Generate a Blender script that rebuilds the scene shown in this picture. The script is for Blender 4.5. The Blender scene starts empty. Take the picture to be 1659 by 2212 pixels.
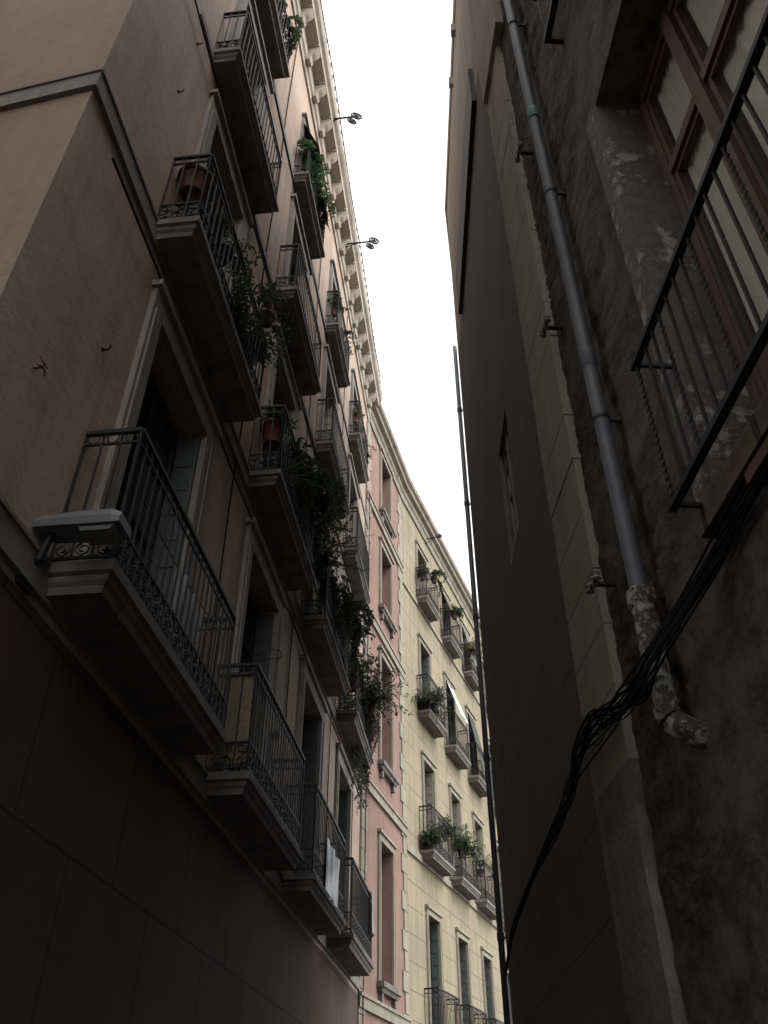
import bpy, math, random
from mathutils import Vector, Matrix, noise
random.seed(7)
D=2.6; CH=1.6; R=1.6
C=bpy.context.scene.collection
rad=math.radians
# ------------------------------------------------------------------ camera
PITCH=rad(38.1); FPX=1810.0
cam_d=bpy.data.cameras.new('camera'); cam=bpy.data.objects.new('camera',cam_d); C.objects.link(cam)
cam.location=(0,0,CH); cam.rotation_euler=(rad(90)+PITCH,0,0)
cam_d.sensor_fit='VERTICAL'; cam_d.sensor_height=36; cam_d.lens=36*FPX/2212
cam_d.clip_start=0.05; cam_d.clip_end=1500
bpy.context.scene.camera=cam
def ray(px,py):
    x=px-829.5; u=1106-py
    return Vector((x, FPX*math.cos(PITCH)-u*math.sin(PITCH), FPX*math.sin(PITCH)+u*math.cos(PITCH)))
# ------------------------------------------------------------------ materials
def newmat(name):
    m=bpy.data.materials.new(name); m.use_nodes=True
    nt=m.node_tree; b=nt.nodes['Principled BSDF']; return m,nt,b
def col(c): return (c[0],c[1],c[2],1)
def mixc(nt,fac,a,b,blend='MIX'):
    n=nt.nodes.new('ShaderNodeMix'); n.data_type='RGBA'; n.blend_type=blend
    for i,x in ((0,fac),(6,a),(7,b)):
        if isinstance(x,bpy.types.NodeSocket): nt.links.new(x,n.inputs[i])
        elif i==0: n.inputs[i].default_value=x
        else: n.inputs[i].default_value=col(x)
    return n.outputs[2]
def ramp(nt,fac,a,b):
    n=nt.nodes.new('ShaderNodeMapRange'); n.clamp=True
    n.inputs['From Min'].default_value=a; n.inputs['From Max'].default_value=b
    nt.links.new(fac,n.inputs['Value']); return n.outputs[0]
def noi(nt,co,scale,detail=6,rough=.6,mapscale=None):
    if mapscale:
        mp=nt.nodes.new('ShaderNodeMapping'); mp.inputs['Scale'].default_value=mapscale
        nt.links.new(co,mp.inputs['Vector']); co=mp.outputs[0]
    n=nt.nodes.new('ShaderNodeTexNoise'); n.inputs['Scale'].default_value=scale
    n.inputs['Detail'].default_value=detail; n.inputs['Roughness'].default_value=rough
    nt.links.new(co,n.inputs['Vector']); return n.outputs['Fac']
def mulv(nt,a,k):
    n=nt.nodes.new('ShaderNodeMath'); n.operation='MULTIPLY'; nt.links.new(a,n.inputs[0])
    if isinstance(k,bpy.types.NodeSocket): nt.links.new(k,n.inputs[1])
    else: n.inputs[1].default_value=k
    return n.outputs[0]
def addv(nt,a,b):
    n=nt.nodes.new('ShaderNodeMath'); n.operation='ADD'; nt.links.new(a,n.inputs[0]); nt.links.new(b,n.inputs[1]); return n.outputs[0]
def bump(nt,b,h,st,dist=.02):
    n=nt.nodes.new('ShaderNodeBump'); n.inputs['Strength'].default_value=st; n.inputs['Distance'].default_value=dist
    nt.links.new(h,n.inputs['Height']); nt.links.new(n.outputs[0],b.inputs['Normal'])
def plaster(name,c1,c2,c3,scale=.7,streak=.5,bmp=.5,rough=.93,fine=25,dist=.015):
    m,nt,b=newmat(name)
    co=nt.nodes.new('ShaderNodeTexCoord').outputs['Object']
    k=mixc(nt,ramp(nt,noi(nt,co,scale,7,.62),.38,.62),c1,c2)
    k=mixc(nt,mulv(nt,ramp(nt,noi(nt,co,1.6,6,.6,(2.2,2.2,.22)),.48,.72),streak),k,c3)
    k=mixc(nt,mulv(nt,ramp(nt,noi(nt,co,4.5,8,.7),.53,.7),.5*streak),k,c3)
    f=noi(nt,co,fine,8,.7)
    k=mixc(nt,mulv(nt,ramp(nt,f,.3,.8),.25),k,tuple(x*.6 for x in c1))
    nt.links.new(k,b.inputs['Base Color']); b.inputs['Roughness'].default_value=rough
    b.inputs['Specular IOR Level'].default_value=.2
    bump(nt,b,addv(nt,f,mulv(nt,noi(nt,co,3.5,5,.6),2.2)),bmp,dist)
    return m
def rubblem(name,c1,c2,mortar,plast):
    m,nt,b=newmat(name)
    co=nt.nodes.new('ShaderNodeTexCoord').outputs['Object']
    prev=co
    for sc_,am in ((2.2,(.34,0,.22)),(11.0,(.085,0,.06))):
        dn=nt.nodes.new('ShaderNodeTexNoise'); dn.inputs['Scale'].default_value=sc_; dn.inputs['Detail'].default_value=5; dn.inputs['Roughness'].default_value=.7; nt.links.new(co,dn.inputs['Vector'])
        vm=nt.nodes.new('ShaderNodeVectorMath'); vm.operation='MULTIPLY_ADD'; nt.links.new(dn.outputs['Color'],vm.inputs[0]); vm.inputs[1].default_value=am; nt.links.new(prev,vm.inputs[2]); prev=vm.outputs[0]
    mp=nt.nodes.new('ShaderNodeMapping'); mp.inputs['Scale'].default_value=(6.0,.0,12.5); nt.links.new(prev,mp.inputs['Vector'])
    v1=nt.nodes.new('ShaderNodeTexVoronoi'); v1.inputs['Scale'].default_value=1; nt.links.new(mp.outputs[0],v1.inputs['Vector'])
    v2=nt.nodes.new('ShaderNodeTexVoronoi'); v2.feature='DISTANCE_TO_EDGE'; v2.inputs['Scale'].default_value=1; nt.links.new(mp.outputs[0],v2.inputs['Vector'])
    sp=nt.nodes.new('ShaderNodeSeparateColor'); nt.links.new(v1.outputs['Color'],sp.inputs[0])
    k=mixc(nt,mulv(nt,sp.outputs[0],.8),c1,c2)
    f=noi(nt,co,24,9,.75); f2=noi(nt,co,7,9,.72)
    k=mixc(nt,mulv(nt,ramp(nt,f,.38,.68),.6),k,tuple(x*.5 for x in c1))
    k=mixc(nt,mulv(nt,ramp(nt,f2,.45,.62),.5),k,c2)
    edge=ramp(nt,addv(nt,v2.outputs['Distance'],mulv(nt,f,.14)),.07,.26)
    k2=mixc(nt,mulv(nt,edge,.75),mixc(nt,.3,mortar,k),k)
    patch=ramp(nt,noi(nt,co,1.7,10,.72),.46,.54)
    k3=mixc(nt,mulv(nt,patch,.85),k2,plast)
    k3=mixc(nt,mulv(nt,ramp(nt,noi(nt,co,3.3,10,.74),.48,.62),.6),k3,tuple(x*.55 for x in mortar))
    nt.links.new(k3,b.inputs['Base Color']); b.inputs['Roughness'].default_value=.95; b.inputs['Specular IOR Level'].default_value=.12
    inv=nt.nodes.new('ShaderNodeMath'); inv.operation='SUBTRACT'; inv.inputs[0].default_value=1; nt.links.new(patch,inv.inputs[1])
    bump(nt,b,addv(nt,addv(nt,mulv(nt,edge,mulv(nt,inv.outputs[0],.5)),mulv(nt,f,1.0)),mulv(nt,f2,1.3)),.8,.022)
    return m
def ashlar(name,c1,c2,mortar,bw,bh,c3,ms=.012,bmp=.6,streak=.4):
    m,nt,b=newmat(name)
    co=nt.nodes.new('ShaderNodeTexCoord').outputs['Object']
    s=nt.nodes.new('ShaderNodeSeparateXYZ'); nt.links.new(co,s.inputs[0])
    c=nt.nodes.new('ShaderNodeCombineXYZ'); nt.links.new(s.outputs[0],c.inputs[0]); nt.links.new(s.outputs[2],c.inputs[1])
    br=nt.nodes.new('ShaderNodeTexBrick'); nt.links.new(c.outputs[0],br.inputs['Vector'])
    br.inputs['Scale'].default_value=1; br.inputs['Brick Width'].default_value=bw; br.inputs['Row Height'].default_value=bh
    br.inputs['Mortar Size'].default_value=ms; br.inputs['Mortar Smooth'].default_value=.4
    br.inputs['Color1'].default_value=col(c1); br.inputs['Color2'].default_value=col(c2); br.inputs['Mortar'].default_value=col(mortar)
    k=mixc(nt,mulv(nt,ramp(nt,noi(nt,co,1.5,6,.6,(2,2,.3)),.45,.75),streak),br.outputs['Color'],c3)
    f=noi(nt,co,14,8,.7)
    k=mixc(nt,mulv(nt,ramp(nt,f,.35,.75),.35),k,c3)
    k=mixc(nt,mulv(nt,ramp(nt,noi(nt,co,.9,6,.6),.4,.7),.35),k,c3)
    nt.links.new(k,b.inputs['Base Color']); b.inputs['Roughness'].default_value=.93
    b.inputs['Specular IOR Level'].default_value=.2
    inv=nt.nodes.new('ShaderNodeMath'); inv.operation='SUBTRACT'; inv.inputs[0].default_value=1; nt.links.new(br.outputs['Fac'],inv.inputs[1])
    bump(nt,b,addv(nt,inv.outputs[0],mulv(nt,f,.7)),bmp,.03)
    return m
def peel(name,base,flake,scale,a,b_,bmp=.6,rough=.8):
    m,nt,b=newmat(name)
    co=nt.nodes.new('ShaderNodeTexCoord').outputs['Object']
    f=noi(nt,co,scale,9,.65)
    k=mixc(nt,ramp(nt,noi(nt,co,scale*3,6,.7),.35,.7),base,tuple(x*.5 for x in base))
    k=mixc(nt,ramp(nt,f,a,b_),k,flake)
    nt.links.new(k,b.inputs['Base Color']); b.inputs['Roughness'].default_value=rough
    bump(nt,b,addv(nt,ramp(nt,f,a,b_),noi(nt,co,scale*5,5,.7)),bmp,.02)
    return m
def plain(name,c,rough=.6,metal=0,var=.35,scale=9,bmp=.15,spec=.5):
    m,nt,b=newmat(name)
    co=nt.nodes.new('ShaderNodeTexCoord').outputs['Object']
    f=noi(nt,co,scale,6,.65)
    k=mixc(nt,mulv(nt,ramp(nt,f,.35,.7),var*2 if var<.5 else 1),c,tuple(x*.45 for x in c))
    nt.links.new(k,b.inputs['Base Color']); b.inputs['Roughness'].default_value=rough; b.inputs['Metallic'].default_value=metal
    b.inputs['Specular IOR Level'].default_value=spec
    bump(nt,b,f,bmp,.01)
    return m
def leafm(name,c1,c2):
    m,nt,b=newmat(name)
    co=nt.nodes.new('ShaderNodeTexCoord').outputs['Object']
    k=mixc(nt,ramp(nt,noi(nt,co,11,3,.6),.35,.65),c1,c2)
    nt.links.new(k,b.inputs['Base Color']); b.inputs['Roughness'].default_value=.5
    tr=nt.nodes.new('ShaderNodeBsdfTranslucent'); nt.links.new(k,tr.inputs[0])
    mx=nt.nodes.new('ShaderNodeMixShader'); mx.inputs[0].default_value=.3
    nt.links.new(b.outputs[0],mx.inputs[1]); nt.links.new(tr.outputs[0],mx.inputs[2])
    nt.links.new(mx.outputs[0],nt.nodes['Material Output'].inputs[0])
    return m
def glassm(name,c=(.02,.023,.026),rough=.08):
    m,nt,b=newmat(name)
    co=nt.nodes.new('ShaderNodeTexCoord').outputs['Object']
    k=mixc(nt,ramp(nt,noi(nt,co,1.3,3,.5),.3,.7),c,tuple(x*2.2 for x in c))
    nt.links.new(k,b.inputs['Base Color']); b.inputs['Roughness'].default_value=rough
    bump(nt,b,noi(nt,co,2.2,2,.5),.08,.02)
    return m
def clear(name):
    m,nt,b=newmat(name)
    co=nt.nodes.new('ShaderNodeTexCoord').outputs['Object']
    nt.links.new(mixc(nt,noi(nt,co,2,3,.5),(.10,.105,.095),(.05,.053,.05)),b.inputs['Base Color']); b.inputs['Roughness'].default_value=.02
    b.inputs['Specular IOR Level'].default_value=1.0
    t=nt.nodes.new('ShaderNodeBsdfTransparent'); mx=nt.nodes.new('ShaderNodeMixShader'); mx.inputs[0].default_value=.25
    nt.links.new(t.outputs[0],mx.inputs[1]); nt.links.new(b.outputs[0],mx.inputs[2])
    nt.links.new(mx.outputs[0],nt.nodes['Material Output'].inputs[0]); return m
M=dict(
 beige=plaster('beige_plaster',(.325,.243,.193),(.41,.32,.26),(.185,.14,.115),.5,.55,.4),
 beige_side=plaster('ochre_plaster',(.255,.185,.130),(.31,.235,.175),(.17,.125,.09),.6,.4,.35),
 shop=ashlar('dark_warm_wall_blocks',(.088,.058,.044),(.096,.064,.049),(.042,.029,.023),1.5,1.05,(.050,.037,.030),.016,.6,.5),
 band=plaster('grey_stone_band',(.18,.165,.15),(.22,.20,.18),(.10,.09,.085),1.5,.5,.4),
 slab=plaster('weathered_slab_stone',(.145,.132,.12),(.195,.178,.163),(.068,.062,.057),2.2,.85,.5),
 trim=plaster('stone_trim',(.22,.20,.18),(.27,.245,.22),(.125,.112,.10),2,.6,.3),
 cornice=plaster('cornice_stucco',(.38,.33,.275),(.46,.405,.34),(.20,.17,.14),1.2,.6,.3),
 pink=plaster('salmon_render',(.205,.125,.102),(.245,.158,.132),(.150,.100,.085),.9,.8,.35),
 cream=ashlar('cream_scored_render',(.278,.235,.158),(.250,.213,.148),(.13,.11,.08),1.7,.62,(.150,.126,.088),.016,.45,.8),
 creamtrim=plaster('cream_trim',(.235,.21,.168),(.28,.252,.205),(.14,.122,.10),1.5,.75,.25),
 rubble=rubblem('rubble_stone',(.080,.068,.058),(.150,.130,.112),(.048,.041,.036),(.118,.105,.093)),
 ashl=plaster('pilaster_stone',(.275,.258,.225),(.32,.30,.262),(.185,.168,.143),1.8,.6,.4),
 brown=ashlar('grey_brown_scored_facade',(.140,.128,.117),(.153,.141,.130),(.083,.075,.069),3.5,.55,(.102,.093,.085),.010,.4,.4),
 tan=plaster('tan_render',(.29,.24,.198),(.35,.298,.25),(.18,.148,.125),.8,.55,.35),
 darkstone=ashlar('dark_wall_blocks',(.10,.08,.065),(.14,.11,.085),(.045,.035,.03),.55,.28,(.05,.04,.03),.02,1.0,.6),
 peelstone=peel('peeling_jamb',(.10,.09,.082),(.25,.24,.22),5.0,.53,.60,.9),
 basestone=plaster('dull_base_stone',(.19,.175,.155),(.24,.22,.195),(.10,.090,.080),3.0,.85,.9),
 peelpipe=peel('peeling_pipe_paint',(.10,.08,.065),(.40,.40,.37),20,.46,.54,1.0),
 iron=plain('black_iron',(.012,.011,.011),.65,.2),
 zinc=plain('grey_painted_pipe',(.058,.064,.076),.62,.15,.4,3),
 darkpipe=plain('dark_cast_pipe',(.050,.053,.058),.45,.3,.3,3),
 verdi=plain('verdigris_collar',(.08,.135,.118),.7,.1),
 rubber=plain('black_cable_rubber',(.012,.012,.013),1,0,.3,9,.1,.08),
 wood=plain('red_brown_wood',(.082,.046,.034),.55,0,.45,7,.4),
 woodd=plain('dark_door_wood',(.045,.034,.028),.6,0,.4,7,.3),
 woodl=plain('pale_painted_wood',(.22,.20,.17),.6,0,.3,7,.3),
 shut=plain('grey_green_shutter',(.07,.085,.08),.65),
 glass=glassm('dark_window_glass'), gclear=clear('near_window_glass'),
 reflection_curtain=plain('cream_reflection_curtain',(.90,.86,.74),.9,0,.06,4),
 lens=plain('lamp_lens',(.16,.16,.15),.3,0,.05,4),
 terra=plain('terracotta',(.13,.058,.042),.8,0,.3,6), redpot=plain('red_pot_glaze',(.20,.042,.038),.6),
 darkpot=plain('brown_pot',(.07,.042,.035),.7),
 leaf=leafm('mid_green_leaf',(.036,.062,.028),(.070,.108,.046)), leafd=leafm('dark_green_leaf',(.026,.043,.023),(.052,.074,.038)),
 leafb=leafm('bright_green_leaf',(.045,.090,.036),(.080,.140,.058)), leafy=leafm('yellow_green_leaf',(.13,.15,.06),(.22,.22,.10)),
 leafr=leafm('dusty_green_leaf',(.038,.047,.033),(.078,.088,.062)),
 stem=plain('stem_bark',(.06,.05,.035),.9), white=plain('white_cloth',(.28,.29,.30),.9,0,.25,5),
 blue=peel('blue_white_sheet',(.10,.16,.26),(.42,.47,.53),5,.54,.70,.2,.4),
 blindw=plain('pale_blind_cloth',(.38,.41,.45),.9,0,.15,3), blindd=plain('dark_blind_cloth',(.03,.035,.03),.9),
 blindb=plain('brown_blind_cloth',(.10,.065,.045),.9),
 straw=plain('straw_mat',(.19,.155,.095),.9,0,.45,30,.6),
 lampg=plain('grey_lamp_housing',(.15,.155,.16),.55,.1,.2,5), asphalt=plain('street_paving',(.07,.068,.065),.9),
 paving=ashlar('stone_paving',(.16,.155,.145),(.19,.18,.17),(.06,.06,.06),.6,.4,(.10,.10,.095)),
 tile=plain('roof_tile',(.20,.12,.09),.9),
)
# ------------------------------------------------------------------ mesh builder
class G:
    def __init__(s,sg=1): s.v=[]; s.f=[]; s.sg=sg
    def add(s,vs,fs):
        b=len(s.v); s.v+= [(p[0],s.sg*p[1],p[2]) for p in vs]; s.f+=[tuple(i+b for i in f) for f in fs]
    def box(s,u0,u1,w0,w1,z0,z1):
        s.add([(u0,w0,z0),(u1,w0,z0),(u1,w1,z0),(u0,w1,z0),(u0,w0,z1),(u1,w0,z1),(u1,w1,z1),(u0,w1,z1)],
              [(0,1,2,3),(4,5,6,7),(0,1,5,4),(1,2,6,5),(2,3,7,6),(3,0,4,7)])
    def quad(s,*p): s.add(p,[tuple(range(len(p)))])
    def tube(s,pts,r,n=5,taper=None):
        P=[Vector(p) for p in pts]; vs=[]
        N=len(P)
        for i,p in enumerate(P):
            t=(P[min(i+1,N-1)]-P[max(i-1,0)])
            if t.length<1e-9: t=Vector((0,0,1))
            t.normalize()
            a=Vector((0,0,1)) if abs(t.z)<.9 else Vector((0,1,0))
            x=t.cross(a).normalized(); y=t.cross(x)
            rr=r if taper is None else r*(1-(1-taper)*i/(N-1))
            for k in range(n):
                an=2*math.pi*k/n+math.pi/4
                vs.append(p+x*rr*math.cos(an)+y*rr*math.sin(an))
        fs=[]
        for i in range(N-1):
            for k in range(n):
                fs.append((i*n+k,i*n+(k+1)%n,(i+1)*n+(k+1)%n,(i+1)*n+k))
        fs.append(tuple(range(n))); fs.append(tuple((N-1)*n+k for k in range(n)))
        s.add(vs,fs)
    def lathe(s,prof,n=16,c=(0,0,0)):
        vs=[];fs=[]
        for (r,z) in prof:
            for k in range(n):
                a=2*math.pi*k/n; vs.append((c[0]+r*math.cos(a),c[1]+r*math.sin(a),c[2]+z))
        for i in range(len(prof)-1):
            for k in range(n): fs.append((i*n+k,i*n+(k+1)%n,(i+1)*n+(k+1)%n,(i+1)*n+k))
        fs.append(tuple(range(n))); fs.append(tuple((len(prof)-1)*n+k for k in range(n)))
        s.add(vs,fs)
    def rings(s,rs):
        n=len(rs[0]); vs=[p for r in rs for p in r]; fs=[]
        for i in range(len(rs)-1):
            for k in range(n): fs.append((i*n+k,i*n+(k+1)%n,(i+1)*n+(k+1)%n,(i+1)*n+k))
        fs.append(tuple(range(n))); fs.append(tuple((len(rs)-1)*n+k for k in range(n)))
        s.add(vs,fs)
    def build(s,name,mat,parent=None,loc=(0,0,0),rz=0,smooth=False):
        me=bpy.data.meshes.new(name); me.from_pydata([tuple(v) for v in s.v],[],s.f); me.materials.append(mat)
        if smooth:
            for p in me.polygons: p.use_smooth=True
        me.update()
        o=bpy.data.objects.new(name,me); C.objects.link(o); o.location=loc; o.rotation_euler[2]=rz
        if parent: o.parent=parent
        return o
def tag(o,label,cat,group=None):
    o['label']=label; o['category']=cat
    if group: o['group']=group
    return o
def empty(name,label,cat,loc=(0,0,0),rz=0,group=None):
    o=bpy.data.objects.new(name,None); C.objects.link(o); o.location=loc; o.rotation_euler[2]=rz
    return tag(o,label,cat,group)
def copy_tree(o,parent):
    c=o.copy(); C.objects.link(c); c.parent=parent
    for ch in list(o.children): copy_tree(ch,c)
    return c
def smoothpts(P,n=6):
    out=[]; P=[Vector(p) for p in P]
    for i in range(len(P)-1):
        p0=P[max(i-1,0)];p1=P[i];p2=P[i+1];p3=P[min(i+2,len(P)-1)]
        for k in range(n):
            s=k/n; out.append(.5*((2*p1)+(p2-p0)*s+(2*p0-5*p1+4*p2-p3)*s*s+(3*p1-p0-3*p2+p3)*s**3))
    out.append(P[-1]); return out
class Fac:
    def __init__(s,ox,oy,az,sg):
        s.o=Vector((ox,oy,0)); s.rz=rad(90-az); s.sg=sg
        s.d=Vector((math.cos(s.rz),math.sin(s.rz),0)); s.n=Vector((-s.d.y,s.d.x,0))*sg
    def world(s,u,w,z): return s.o+s.d*u+s.n*w+Vector((0,0,z))
    def hit(s,px,py,w=0):
        r=ray(px,py); t=(s.n.dot(s.o)+w)/s.n.dot(r); P=r*t
        return (P-s.o).dot(s.d), P.z+CH
FL=Fac(-2.584,.291,6.45,-1)
FP=Fac(-.517,18.64,15.5,-1)
FC=Fac(.562,22.54,20,-1)
FN=Fac(1.597,.0896,-3.2,1)
FR1=Fac(1.32,4.96,1.15,1)
FR2=Fac(1.439,10.9,8.9,1)
def H(k): return k*D+CH
# ------------------------------------------------------------------ building pieces
def wall(g,u0,u1,z0,z1,holes,depth=.28,body=7,ends=True,inset=.02):
    us=sorted({u0,u1}|{h[0] for h in holes}|{h[1] for h in holes}); zs=sorted({z0,z1}|{h[2] for h in holes}|{h[3] for h in holes})
    us=[u for u in us if u0<=u<=u1]; zs=[z for z in zs if z0<=z<=z1]
    for i in range(len(us)-1):
        for j in range(len(zs)-1):
            cu=(us[i]+us[i+1])/2; cz=(zs[j]+zs[j+1])/2
            if any(h[0]<cu<h[1] and h[2]<cz<h[3] for h in holes): continue
            g.quad((us[i],0,zs[j]),(us[i+1],0,zs[j]),(us[i+1],0,zs[j+1]),(us[i],0,zs[j+1]))
    for (a,b,c,d) in holes:
        e=-depth
        g.quad((a,0,c),(a,e,c),(a,e,d),(a,0,d)); g.quad((b,0,c),(b,e,c),(b,e,d),(b,0,d))
        g.quad((a,0,c),(b,0,c),(b,e,c),(a,e,c)); g.quad((a,0,d),(b,0,d),(b,e,d),(a,e,d))
        g.quad((a,e-.1,c),(b,e-.1,c),(b,e-.1,d),(a,e-.1,d))
    if body:
        g.box(u0+inset,u1-.02,-body,-.6,z0,z1-.02)
        if ends:
            g.quad((u0,0,z0),(u0,-body,z0),(u0,-body,z1),(u0,0,z1)); g.quad((u1,0,z0),(u1,-body,z0),(u1,-body,z1),(u1,0,z1))
        g.quad((u0,0,z1),(u1,0,z1),(u1,-body,z1),(u0+inset-.02,-body,z1))
cache={}
def opening(parent,fac,u,z,W,Hh,wood,trim,style='door',tw=.22,depth=.28):
    key=(W,Hh,wood,trim,style,fac.sg,tw)
    if key in cache:
        o=copy_tree(cache[key],parent); o.location=(u,0,z); return o
    sg=fac.sg; h=W/2; g=G(sg); e=-depth+.03; f=.075
    g.box(-h,-h+f,e-.05,e,0,Hh); g.box(h-f,h,e-.05,e,0,Hh); g.box(-h+f,h-f,e-.05,e,Hh-f,Hh); g.box(-h+f,h-f,e-.05,e,0,f)
    g.box(-.045,.045,e-.045,e+.015,f,Hh-f)
    tz=Hh*.76
    for a,b in ((-h+f,-.045),(.045,h-f)):
        g.box(a,b,e-.045,e+.008,tz,tz+.07)
        g.box(a,a+.05,e-.04,e+.003,f,tz); g.box(b-.05,b,e-.04,e+.003,f,tz)
        if style=='door': g.box(a+.05,b-.05,e-.04,e-.005,f,.62)
        g.box(a+.05,b-.05,e-.04,e+.001,Hh*.5,Hh*.5+.04)
    o=g.build('balcony_door' if style=='door' else 'window',M[wood],parent,(u,0,z))
    p=G(sg); p.box(-h+.02,h-.02,e-.06,e-.035,.02,Hh-.02); p.build('pane',M['glass'],o)
    if style!='bare':
        t=G(sg); q=.004
        t.box(-h-tw,-h+q,-.01,.05,-.0,Hh-q); t.box(h-q,h+tw,-.01,.05,0,Hh-q); t.box(-h-tw,h+tw,-.01,.053,Hh-q,Hh+tw)
        t.box(-h-tw-.04,h+tw+.04,-.01,.10,Hh+tw,Hh+tw+.07)
        t.box(-h-tw+.05,-h-tw+.08,.05,.065,0,Hh); t.box(h+tw-.08,h+tw-.05,.05,.065,0,Hh)
        t.build('surround',M[trim],o)
    if style=='window':
        s_=G(sg); s_.rings([[( -h-.2+i,-.02,zz),(h+.2-i,-.02,zz),(h+.2-i,.17-i,zz),(-h-.2+i,.17-i,zz)] for i,zz in ((.06,-.2),(.04,-.13),(0,-.11),(0,-.005))])
        s_.box(-h-.05,-h+.08,-.01,.09,-.38,-.2); s_.box(h-.08,h+.05,-.01,.09,-.38,-.2)
        s_.build('sill',M['slab'],o)
    if style=='door':
        for sd in (-1,1):
            s_=G(sg); x=sd*(h-.012)
            s_.box(min(x,x-sd*.03),max(x,x-sd*.03),e+.01,-.01,.03,Hh-.05)
            for k in range(9):
                z0=.15+k*(Hh-.3)/9; s_.box(min(x-sd*.03,x-sd*.042),max(x-sd*.03,x-sd*.042),e+.04,-.05,z0,z0+(Hh-.3)/9*.6)
            s_.build('shutter',M['woodl'] if wood!='woodd' else M['shut'],o)
    cache[key]=o
    return o
def scroll(g,c,t,s,z0,h,flip,r=.007):
    pts=[]
    rr=h*.24
    for part in (0,1):
        seg=[]
        for k in range(11):
            a=k/10*1.55*2*math.pi; q=rr*(1-.72*k/10)
            cz=z0+(h*.27 if part==0 else h*.73)
            dx=q*math.cos(a-math.pi/2*(1 if part==0 else -1)+math.pi)*(1 if part==0 else -1)*flip
            dz=q*math.sin(a-math.pi/2*(1 if part==0 else -1)+math.pi)
            seg.append((dx,cz+dz))
        pts+= seg[::-1] if part==0 else seg
    g.tube([(c[0]+t[0]*(s+dx),c[1]+t[1]*(s+dx),z) for dx,z in pts],r,3)
def balcony(parent,fac,u,z,L,P,hh=1.15,scr=True,spacing=.12,mat='slab'):
    key=('bal',round(L,2),round(P,2),fac.sg,scr,mat)
    if key in cache:
        o=copy_tree(cache[key],parent); o.location=(u,0,z); return o
    sg=fac.sg; h=L/2; g=G(sg)
    prof=((.07,0),(.06,.05),(.035,.075),(.03,.11),(0,.125),(0,.2))
    g.rings([[(-h+i,-.05,zz),(h-i,-.05,zz),(h-i,P-i,zz),(-h+i,P-i,zz)] for i,zz in prof])
    o=g.build('balcony',M[mat],parent,(u,0,z))
    r=G(sg); m=.05; zb=.2
    segs=[((-h+m,0),(-h+m,P-m)),((-h+m,P-m),(h-m,P-m)),((h-m,P-m),(h-m,0))]
    for a,b in segs:
        A=Vector((a[0],a[1])); B=Vector((b[0],b[1])); ln=(B-A).length; t=(B-A)/ln
        def rail(zz,rr): r.tube([(A.x,A.y,zz),(B.x,B.y,zz)],rr,4)
        rail(zb+.06,.014); rail(zb+hh,.024); rail(zb+hh-.11,.012)
        if scr: rail(zb+.31,.012)
        n=max(1,round(ln/spacing)); sp=ln/n
        for k in range(n+1):
            p=A+t*sp*k
            post=k in (0,n)
            r.tube([(p.x,p.y,zb-.0 if post else zb+.06),(p.x,p.y,zb+hh)],.016 if post else .010,4)
            if k<n:
                if scr: scroll(r,(A.x,A.y),(t.x,t.y),sp*(k+.5),zb+.06,.25,1 if k%2 else -1,.008)
                cpt=[]
                for q in range(9):
                    an=2*math.pi*q/8; cpt.append((A.x+t.x*(sp*(k+.5)+.045*math.cos(an)),A.y+t.y*(sp*(k+.5)+.045*math.cos(an)),zb+hh-.055+.045*math.sin(an)))
                r.tube(cpt,.006,3)
    r.build('railing',M['iron'],o)
    cache[key]=o
    return o
def cornice(g,u0,u1,prof):
    n=len(prof); vs=[(u0,w,z) for w,z in prof]+[(u1,w,z) for w,z in prof]
    fs=[(i,(i+1)%n,n+(i+1)%n,n+i) for i in range(n)]+[tuple(range(n)),tuple(range(n,2*n))]
    g.add(vs,fs)
# ================================================================== LEFT BEIGE BUILDING
bl=empty('apartment_building','long beige plastered building on the left with four rows of iron balconies','building',FL.o,FL.rz)
flo=[H(1.07),H(2.56),H(4.06),H(5.47)]
cen=[2.08*D,3.44*D,4.79*D,6.12*D]
Ls=[1.04*D,.98*D,.85*D,.70*D]; Ps=[.46,.44,.36,.30]
dW=[1.5,1.3,1.2,1.05]; dH=[3.05,3.0,2.75,2.2]
U0,U1=1.09*D,7.1*D; ZT=H(7.25)
holes=[]
for r_ in range(4):
    for c in cen: holes.append((c-dW[r_]/2,c+dW[r_]/2,flo[r_]+.2,flo[r_]+.2+dH[r_]))
g=G(-1); wall(g,U0,U1,flo[0]-.1,ZT,holes,ends=False,inset=.95)
g.quad((U1,0,0),(U1,-7,0),(U1,-7,ZT),(U1,0,ZT)); g.build('wall',M['beige'],bl)
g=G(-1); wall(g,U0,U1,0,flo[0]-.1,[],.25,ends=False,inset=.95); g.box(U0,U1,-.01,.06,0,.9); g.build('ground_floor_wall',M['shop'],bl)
rz=rad(167.7)-FL.rz
g=G(1); wall(g,0,9,0,ZT,[(6,7.1,9,12),(6,7.1,13,15.5),(6,7.1,5,8)],.28,0); g.build('side_wall',M['beige_side'],bl,(U0,0,0),rz)
for z in (5,9,13): 
    o=opening(bl,FR1,6.55,z,1.1,3.0 if z<13 else 2.5,'woodd','trim','window'); o.location=(U0+math.cos(rz)*6.55,math.sin(rz)*6.55,z); o.rotation_euler[2]=rz
for z in flo[:2]:
    g=G(-1); g.box(U0-.04,U1,-.01,.04,z-.04,z+.17); g.box(U0-.055,U1,-.01,.055,z+.17,z+.20); g.build('string_course',M['band'],bl)
    g=G(1); g.box(-.02,9,-.01,.04,z-.042,z+.168); g.box(-.035,9,-.01,.055,z+.168,z+.198); g.build('string_course',M['band'],bl,(U0,0,0),rz)
for z in flo[2:]:
    g=G(-1); g.box(U0+1,U1,-.01,.03,z+.02,z+.16); g.build('string_course',M['band'],bl)
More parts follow.
